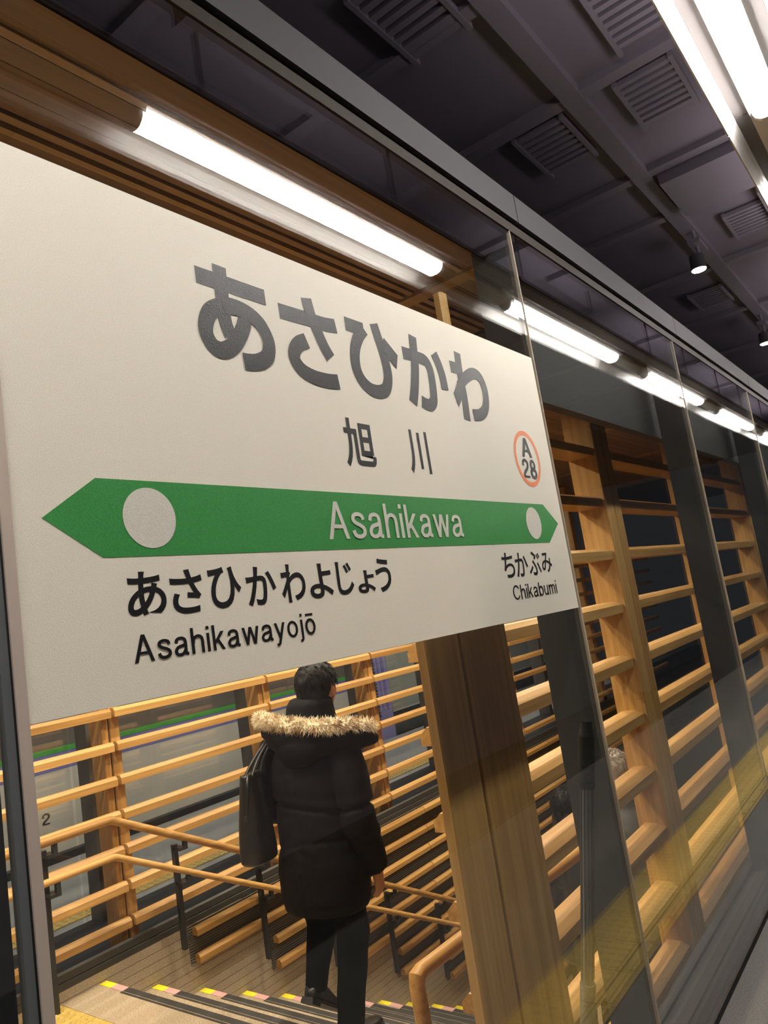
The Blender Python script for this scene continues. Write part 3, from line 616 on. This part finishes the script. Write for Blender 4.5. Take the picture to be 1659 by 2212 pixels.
MB().box(8.35, 14, -0.008, 0.0, 0.285, 0.30).build('sill_line', 'train_grey', tr)
stroke_text('2', 3.330, 3.400, 0.300, 0.392, 'train_text', y=-0.002, w=0.15, parent=tr, name='car_number')
struct(MB().box(-6, 18, 10.2, 10.4, -1.2, 4.0).build('wall_far', 'ceiling_dark'), 'dark wall beyond the far track', 'wall')

# ------------------------------------------------------------------ pole leaning behind the glass
pt, pb = Vector((2.30, 1.034, 1.175)), Vector((2.30, 1.262, 0.012))
po = empty('mop', tuple(pb)); tag(po, 'long cleaning pole with black ribbed grip leaning behind the glass', 'mop')
d = pt - pb
def along(t): return d * t
g = MB()
g.sweep([along(0.838), along(0.845), along(0.965), along(0.972), along(1.0)], [0.0235, 0.0245, 0.0245, 0.0215, 0.018], 18)
for k in range(22):
    t = 0.85 + 0.11 * k / 21; g.sweep([along(t - 0.0012), along(t + 0.0012)], 0.0260, 18)
g.build('grip', 'rubber', po, auto=True)
MB().sweep([along(0.838), along(0.822)], 0.0262, 18).build('collar', 'rubber', po, auto=True)
pl = MB().sweep([along(0.30), along(0.83)], 0.0190, 16).build('pole', 'frame_grey', po, auto=True)
rb = MB()
for k in range(10):
    q = 2 * math.pi * k / 10; o_ = Vector((math.cos(q) * 0.0198, math.sin(q) * 0.0198, 0)); rb.sweep([along(0.31) + o_, along(0.825) + o_], 0.002, 6)
rb.build('ribs', 'kerb_metal', pl)
MB().sweep([along(0.02), along(0.30)], 0.0245, 16).build('lower_pole', 'frame_grey', po, auto=True)
MB().box(-0.10, 0.10, -0.03, 0.03, 0.0, 0.03).build('mop_head', 'rubber', po)

# ------------------------------------------------------------------ people
def fuse(mb, voxel, smooth=3):
    """one continuous skin over overlapping volumes"""
    me = mb.mesh('tmp', 'skin'); o = bpy.data.objects.new('tmp', me); COL.objects.link(o)
    r_ = o.modifiers.new('r', 'REMESH'); r_.mode = 'VOXEL'; r_.voxel_size = voxel; r_.use_smooth_shade = True
    if smooth:
        q = o.modifiers.new('s', 'SMOOTH'); q.factor = 0.5; q.iterations = smooth
    dg = bpy.context.evaluated_depsgraph_get(); out = bpy.data.meshes.new_from_object(o.evaluated_get(dg))
    bpy.data.objects.remove(o); bpy.data.meshes.remove(me); return out
def mesh_obj(me, name, m, parent, fn=None):
    me.name = name; me.materials.clear(); me.materials.append(MATS[m])
    if fn:
        nrm = [v.normal.copy() for v in me.vertices]
        for v, n_ in zip(me.vertices, nrm): v.co = fn(v.co.copy(), n_)
    me.polygons.foreach_set('use_smooth', [True] * len(me.polygons)); me.update()
    return link(bpy.data.objects.new(name, me), parent)
def N3(p, s): return mnoise.noise(Vector(p) * s)

def shoe(parent, pos, pitch, yaw=0.0, L_=0.285):
    secs = [(-0.085, 0.024, 0.055), (-0.075, 0.033, 0.080), (-0.03, 0.036, 0.092), (0.03, 0.038, 0.080), (0.09, 0.045, 0.056), (0.14, 0.047, 0.047), (0.18, 0.038, 0.040), (0.20, 0.018, 0.028)]
    v, fs, n = [], [], 16
    for x, w, h in secs:
        for k in range(n):
            a = 2 * math.pi * k / n; c, q = math.cos(a), math.sin(a)
            v.append((x, w * math.copysign(abs(c) ** 0.8, c), 0.008 + (h - 0.008) * (0.5 + 0.5 * q) if q > 0 else 0.008 + (h - 0.008) * 0.5 * (1 + max(-1, q * 1.35))))
    for i in range(len(secs) - 1):
        for k in range(n): fs.append((i * n + k, i * n + (k + 1) % n, (i + 1) * n + (k + 1) % n, (i + 1) * n + k))
    fs += [tuple(range(n - 1, -1, -1)), tuple((len(secs) - 1) * n + k for k in range(n))]
    o = MB().add(v, fs).build('shoe', 'shoe_black', parent, smooth=True)
    o.location = pos; o.rotation_euler = (0, pitch, yaw)
    sole = [(-0.09, -0.03), (-0.06, -0.038), (0.03, -0.038), (0.13, -0.050), (0.19, -0.036), (0.208, 0.0), (0.19, 0.036), (0.13, 0.050), (0.03, 0.038), (-0.06, 0.038), (-0.09, 0.03)]
    MB().prism_z(sole, 0.0, 0.012).box(-0.09, -0.02, -0.033, 0.033, -0.014, 0.001).build('sole', 'rubber', o)
    return o
def hand(mb, w, side, curl=0.5):
    """palm with four unequal fingers and a thumb, hanging from wrist w; side -1 right, +1 left"""
    w = Vector(w); mb.sweep([w + Vector((0, 0, 0.05)), w, w + Vector((0.004, 0, -0.02))], [0.026, 0.024, 0.026], 12)
    mb.ball(w + Vector((0.008, 0, -0.048)), (0.040, 0.018, 0.046), 16, 10)
    for k, (dx, ln) in enumerate(((0.036, 0.070), (0.015, 0.078), (-0.006, 0.073), (-0.026, 0.057))):
        a = w + Vector((0.006 + dx, 0, -0.078)); i_ = -side * 0.010
        mb.sweep([a, a + Vector((0.004, i_ * 0.4, -ln * 0.42)), a + Vector((0.004, i_ * 1.6, -ln * 0.75)), a + Vector((0.000, i_ * 3.0, -ln * 0.98))], [0.0095, 0.009, 0.0085, 0.007], 10)
    t = w + Vector((0.036, 0, -0.022))
    mb.sweep([w + Vector((0.018, 0, -0.015)), t + Vector((0.012, -side * 0.006, -0.020)), t + Vector((0.020, -side * 0.010, -0.045)), t + Vector((0.020, -side * 0.014, -0.066))], [0.013, 0.0115, 0.010, 0.008], 10)

def person(loc, rz, scale, label, pose, coat, hair, voxel=0.008, hood=True):
    t = empty('person', loc, rz); t.scale = (scale, scale, scale); tag(t, label, 'person')
    hx, hy, hz = pose['head']
    b = MB()
    b.ball((hx, hy, hz), (0.100, 0.082, 0.115), 24, 16); b.ball((hx + 0.022, hy, hz - 0.062), (0.072, 0.062, 0.055), 20, 12)
    b.sweep([(hx + 0.088, hy, hz + 0.010), (hx + 0.104, hy, hz - 0.028)], [0.009, 0.015], 10); b.ball((hx + 0.083, hy, hz - 0.062), (0.014, 0.026, 0.010), 12, 8)
    b.ball((hx + 0.084, hy, hz - 0.100), (0.016, 0.020, 0.014), 12, 8); b.ball((hx + 0.082, hy, hz + 0.026), (0.012, 0.045, 0.010), 12, 8)
    for q in (-1, 1):
        b.ball((hx + 0.004, hy + q * 0.088, hz - 0.024), (0.021, 0.013, 0.035), 14, 10); b.ball((hx + 0.007, hy + q * 0.085, hz - 0.052), (0.011, 0.010, 0.013), 10, 8)
    b.sweep([(0.045, 0, 1.36), (0.075, hy * 0.6, 1.46), (hx - 0.022, hy, hz - 0.07)], [0.075, 0.060, 0.056], 16)
    b.rings([(0, 0, 0.72, 0.105, 0.150), (0, 0, 0.86, 0.115, 0.155), (0.005, 0, 1.05, 0.105, 0.145), (0.012, 0, 1.22, 0.110, 0.150), (0.03, 0, 1.32, 0.085, 0.120), (0.045, 0, 1.39, 0.06, 0.065)], 24)
    for side, arm in ((-1, pose['arm_r']), (1, pose['arm_l'])):
        b.sweep([p[:3] for p in arm], [0.044, 0.042, 0.038, 0.034, 0.027], 14); hand(b, arm[-1][:3], side)
    for side, leg in ((-1, pose['leg_r']), (1, pose['leg_l'])):
        b.sweep([p[:3] for p in leg], [0.080, 0.060, 0.048, 0.036], 16)
        a = Vector(leg[-1][:3]); b.ball(a + Vector((0.02, 0, -0.03)), (0.06, 0.032, 0.03), 12, 8)
    body = mesh_obj(fuse(b, voxel, 2), 'body', 'skin', t)
    for q in (-1, 1): MB().ball((hx + 0.078, hy + q * 0.031, hz + 0.004), 0.0115, 12, 8).build('eye', 'eye_white', body, smooth=True)
    # hair: shell with short locks
    h = MB(); h.ball((hx - 0.014, hy, hz + 0.014), (0.118, 0.104, 0.114), 28, 18); h.ball((hx - 0.045, hy, hz - 0.040), (0.080, 0.088, 0.075), 20, 12)
    def hairfn(p, n_):
        q = p + n_ * (0.006 * N3((p.x * 60, p.y * 60, p.z * 26), 1.0) + 0.005 * N3(p, 24))
        if q.x > hx + 0.045 and q.z < hz + 0.060: q.x = min(q.x, hx + 0.045); q.y = hy + (q.y - hy) * 0.80
        if abs(q.y - hy) > 0.066 and q.z < hz - 0.002 and q.x > hx - 0.028: q.y = hy + math.copysign(0.066, q.y - hy)
        return q
    ho = mesh_obj(fuse(h, 0.007, 2), 'hair', hair, t, hairfn)
    lk = MB()
    for k in range(420):
        a = random.uniform(0, 2 * math.pi); e = random.uniform(-0.45, 1.5)
        d_ = Vector((math.cos(a) * math.cos(e), math.sin(a) * math.cos(e), math.sin(e)))
        if d_.x > 0.45 and d_.z < 0.5: continue
        p = Vector((hx - 0.012, hy, hz + 0.016)) + Vector((d_.x * 0.115, d_.y * 0.101, d_.z * 0.111))
        if p.z < hz and p.x > hx - 0.04 and abs(d_.y) > 0.5: continue
        dn = Vector((random.uniform(-0.3, 0.9) - d_.x * 0.3, random.uniform(-0.35, 0.35) + d_.y * 0.35, -0.75 if d_.z < 0.8 else 0.15)).normalized()
        dn = (dn - d_ * dn.dot(d_)).normalized() * 1.0 + d_ * 0.20
        sd = d_.cross(dn).normalized() * random.uniform(0.003, 0.006); ln = random.uniform(0.018, 0.036)
        lk.add([p - sd, p + sd, p + d_ * 0.005, p + dn * ln], [(0, 1, 3), (1, 2, 3), (2, 0, 3), (0, 2, 1)])
    lk.build('locks', hair, ho)['kind'] = 'stuff'
    # coat
    c = MB()
    c.rings([(-0.002, 0, 0.604, 0.158, 0.212), (0.0, 0, 0.66, 0.172, 0.224), (0.0, 0, 0.80, 0.168, 0.220), (0.004, 0, 0.93, 0.154, 0.198), (0.008, 0, 1.03, 0.153, 0.196), (0.014, 0, 1.17, 0.163, 0.206),
             (0.024, 0, 1.29, 0.152, 0.198), (0.036, 0, 1.37, 0.120, 0.165), (0.05, 0, 1.435, 0.085, 0.095)], 40)
    for arm in (pose['arm_r'], pose['arm_l']): c.sweep([p[:3] for p in arm], [p[3] for p in arm], 18)
    c.rings([(0.046, 0, 1.38, 0.105, 0.120), (0.054, -0.004, 1.47, 0.108, 0.122), (0.060, hy * 0.4, 1.535, 0.100, 0.112), (0.062, hy * 0.4, 1.556, 0.084, 0.094)], 28)
    if hood:
        c.ball((-0.085, -0.02, 1.405), (0.095, 0.175, 0.075), 24, 14); c.ball((-0.125, -0.045, 1.355), (0.055, 0.120, 0.075), 20, 12)
        c.sweep([(-0.10, -0.08, 1.385), (-0.02, -0.215, 1.372), (0.06, -0.285, 1.352), (0.13, -0.325, 1.330)], [0.070, 0.062, 0.046, 0.020], 14)
        c.sweep([(-0.09, 0.06, 1.42), (-0.02, 0.19, 1.430), (0.05, 0.26, 1.430)], [0.065, 0.050, 0.025], 14)
    def coatfn(p, n_):
        x, y, z = p; q = 0.010
        q += 0.009 * N3((x * 4, y * 4, z * 7), 1.0) + 0.003 * N3((x, y, z * 1.6), 20)
        for z0, amp, ph in ((1.075, 0.018, 0.3), (0.905, 0.007, 2.6)):
            zz = z0 + 0.020 * math.sin(9 * y + ph) + 0.012 * N3((y, x, z0), 9)
            q -= amp * math.exp(-((z - zz) / 0.011) ** 2) * (0.45 + 0.55 * max(0.0, N3((y * 3 + ph, x * 2, z0), 2.2) + 0.5))
            q += amp * 0.35 * math.exp(-((z - zz - 0.030) / 0.020) ** 2)
        if z < 1.25 and abs(y + 0.01) < 0.5: q -= 0.004 * math.exp(-((y + 0.01) / 0.006) ** 2) * (1 if x < 0 else 0)
        if z < 0.66: q -= 0.003 * math.exp(-((z - 0.645) / 0.004) ** 2)
        return p + n_ * q
    co = mesh_obj(fuse(c, max(0.008, voxel), 5), 'parka' if hood else 'jacket', coat, t, coatfn)
    # trousers
    l = MB(); l.rings([(0, 0, 0.56, 0.09, 0.150), (0, 0, 0.66, 0.115, 0.165), (0, 0, 0.80, 0.115, 0.160)], 28)
    for leg in (pose['leg_r'], pose['leg_l']): l.sweep([p[:3] for p in leg], [p[3] for p in leg], 18)
    mesh_obj(fuse(l, max(0.010, voxel), 8), 'trousers', 'trousers_black', t, lambda p, n_: p + n_ * (0.005 * N3((p.x * 8, p.y * 8, p.z * 10), 1.0)))
    for f in pose['feet']: shoe(t, *f)
    return t, co

ZP = -2 * RI
walker = dict(head=(0.12, -0.03, 1.612),
    arm_r=[(0.02, -0.185, 1.315, 0.086), (0.0, -0.235, 1.14, 0.080), (0.0, -0.242, 0.985, 0.074), (0.055, -0.24, 0.85, 0.066), (0.098, -0.235, 0.752, 0.054)],
    arm_l=[(0.02, 0.190, 1.330, 0.092), (-0.005, 0.275, 1.20, 0.088), (0.02, 0.290, 1.05, 0.076), (0.14, 0.262, 1.00, 0.064), (0.235, 0.215, 1.04, 0.052)],
    leg_r=[(0.02, -0.085, 0.72, 0.094), (0.05, -0.087, 0.46, 0.080), (-0.02, -0.087, 0.26, 0.067), (-0.075, -0.087, 0.075, 0.062)],
    leg_l=[(0.02, 0.085, 0.72, 0.092), (0.045, 0.085, 0.49, 0.074), (-0.035, 0.088, 0.33, 0.058), (-0.065, 0.090, 0.235, 0.052)],
    feet=[((-0.055, -0.087, 0.0155), 0.0, -0.06), ((-0.065, 0.092, 0.180), 0.62, 0.05)])
WX, WY, WR = 2.695, 2.68, math.radians(7)
man, parka = person((WX, WY, ZP), WR, 1.0, 'man in black hooded parka with fur trim walking down the stairs, seen from behind', walker, 'parka_black', 'hair_black')
# fur ruff around the hood
ring = catmull([(0.075, 0.290, 1.462), (0.0, 0.262, 1.480), (-0.095, 0.185, 1.492), (-0.165, 0.060, 1.488), (-0.172, -0.075, 1.468), (-0.115, -0.205, 1.445), (-0.01, -0.275, 1.425), (0.125, -0.318, 1.388)], 10)
fm = MB().sweep(ring, [0.016] + [0.027] * (len(ring) - 2) + [0.016], 14)
for k in range(4200):
    i = random.randrange(len(ring) - 1); u_ = random.random(); p = ring[i].lerp(ring[i + 1], u_); tg = (ring[i + 1] - ring[i]).normalized()
    a = random.uniform(0, 2 * math.pi); s1 = tg.cross(Vector((0, 0, 1))).normalized(); s2 = s1.cross(tg)
    o_ = s1 * math.cos(a) + s2 * math.sin(a); base = p + o_ * 0.024
    d_ = (o_ * 0.8 + tg * random.uniform(-0.7, 0.7) + Vector((random.uniform(-.2, .2), random.uniform(-.2, .2), random.uniform(-0.6, 0.15)))).normalized()
    ln = random.uniform(0.016, 0.036); w1 = tg * random.uniform(0.0018, 0.0035); w2 = d_.cross(w1).normalized() * w1.length
    fm.add([base - w1, base + w1 * 0.5 + w2, base + w1 * 0.5 - w2, base + d_ * ln], [(0, 1, 3), (1, 2, 3), (2, 0, 3)])
fur = fm.build('fur_trim', 'fur', man); fur['kind'] = 'stuff'; fur['label'] = 'pale tan fur trim of the hood'
# shoulder bag
bag = empty('shoulder_bag', (WX, WY, ZP), WR); tag(bag, 'black leather shoulder bag hanging at the walking man\'s left side', 'bag')
bx, by = -0.205, 0.205
bb = MB().rings([(bx, by, 0.862, 0.074, 0.048), (bx, by, 0.872, 0.088, 0.062), (bx, by, 0.92, 0.090, 0.064), (bx + 0.004, by, 1.06, 0.080, 0.054), (bx + 0.008, by, 1.18, 0.070, 0.042), (bx + 0.010, by, 1.266, 0.064, 0.028)], 36, power=3.4)
bme = fuse(bb, 0.007, 2)
def bagfn(p, n_): return p + n_ * (0.006 * N3((p.x * 9, p.y * 9, p.z * 6), 1.0) - 0.010 * math.exp(-((p.x - bx - 0.01) / 0.018) ** 2) * (1 if 0.95 < p.z < 1.24 else 0) * max(0, (p.z - 0.95) / 0.29))
body_ = mesh_obj(bme, 'bag_body', 'leather', bag, bagfn)
for sy in (-1, 1):
    pts = catmull([(bx - 0.040, by + sy * 0.036, 1.10), (bx - 0.030, by + sy * 0.026, 1.22), (bx + 0.05, by + sy * 0.012 - 0.015, 1.33), (-0.055, 0.160 + sy * 0.010, 1.415), (0.03, 0.165 + sy * 0.010, 1.432), (0.10, 0.170 + sy * 0.010, 1.375), (0.115, 0.185, 1.28)], 8)
    MB().sweep(pts, 0.0085, 8, flat=0.55).build('strap', 'leather', bag, smooth=True)
    pts = catmull([(bx + 0.045, by + sy * 0.036, 1.10), (bx + 0.042, by + sy * 0.026, 1.21), (bx + 0.075, by + sy * 0.012 - 0.012, 1.30), (-0.06, 0.172 + sy * 0.008, 1.39)], 8)
    MB().sweep(pts, 0.0085, 8, flat=0.55).build('strap', 'leather', bag, smooth=True)
for sy in (-1, 1): MB().sweep([(bx - 0.044, by + sy * 0.018 - 0.010, 1.268), (bx - 0.054, by + sy * 0.016 - 0.012, 1.20), (bx - 0.066, by + sy * 0.009 - 0.012, 1.10), (bx - 0.070, by - 0.012, 1.065)], 0.009, 8).build('handle_tab', 'leather', bag, smooth=True)
MB().ball((bx - 0.072, by - 0.012, 1.075), (0.008, 0.014, 0.016), 12, 8).build('buckle', 'shoe_black', bag, smooth=True)
for q in ((-0.05, -0.03), (-0.05, 0.03), (0.05, -0.03), (0.05, 0.03)): MB().ball((bx + q[0], by + q[1], 0.868), (0.008, 0.008, 0.006), 10, 6).build('stud', 'stud', bag, smooth=True)
MB().ball((0.118, -0.222, 0.712), (0.008, 0.006, 0.010), 10, 6).build('ring', 'stud', man, smooth=True)

stander = dict(head=(0.05, 0.0, 1.605),
    arm_r=[(0.02, -0.185, 1.315, 0.082), (0.0, -0.225, 1.14, 0.074), (0.0, -0.232, 0.985, 0.068), (0.04, -0.23, 0.85, 0.060), (0.07, -0.225, 0.752, 0.050)],
    arm_l=[(0.02, 0.185, 1.315, 0.082), (0.0, 0.225, 1.14, 0.074), (0.0, 0.232, 0.985, 0.068), (0.04, 0.23, 0.85, 0.060), (0.07, 0.225, 0.752, 0.050)],
    leg_r=[(0.0, -0.085, 0.72, 0.094), (0.02, -0.087, 0.46, 0.080), (-0.01, -0.087, 0.26, 0.067), (-0.03, -0.087, 0.075, 0.062)],
    leg_l=[(0.0, 0.085, 0.72, 0.092), (0.02, 0.087, 0.46, 0.080), (-0.01, 0.087, 0.26, 0.067), (-0.03, 0.087, 0.075, 0.062)],
    feet=[((-0.02, -0.087, 0.0155), 0.0, -0.06), ((-0.02, 0.087, 0.0155), 0.0, 0.06)])
def step_z(x): return -RI * math.ceil((x - SX0) / TR)
person((5.24, 2.66, step_z(5.24)), 0.0, 1.045, 'person with black hair in a glossy black down jacket lower on the stairs', stander, 'down_black', 'hair_black', 0.014, False)
person((4.80, 2.045, step_z(4.80)), 0.0, 1.08, 'grey-haired person in a dark coat on the stairs behind the near timber bars', stander, 'coat_grey', 'hair_grey', 0.014, False)
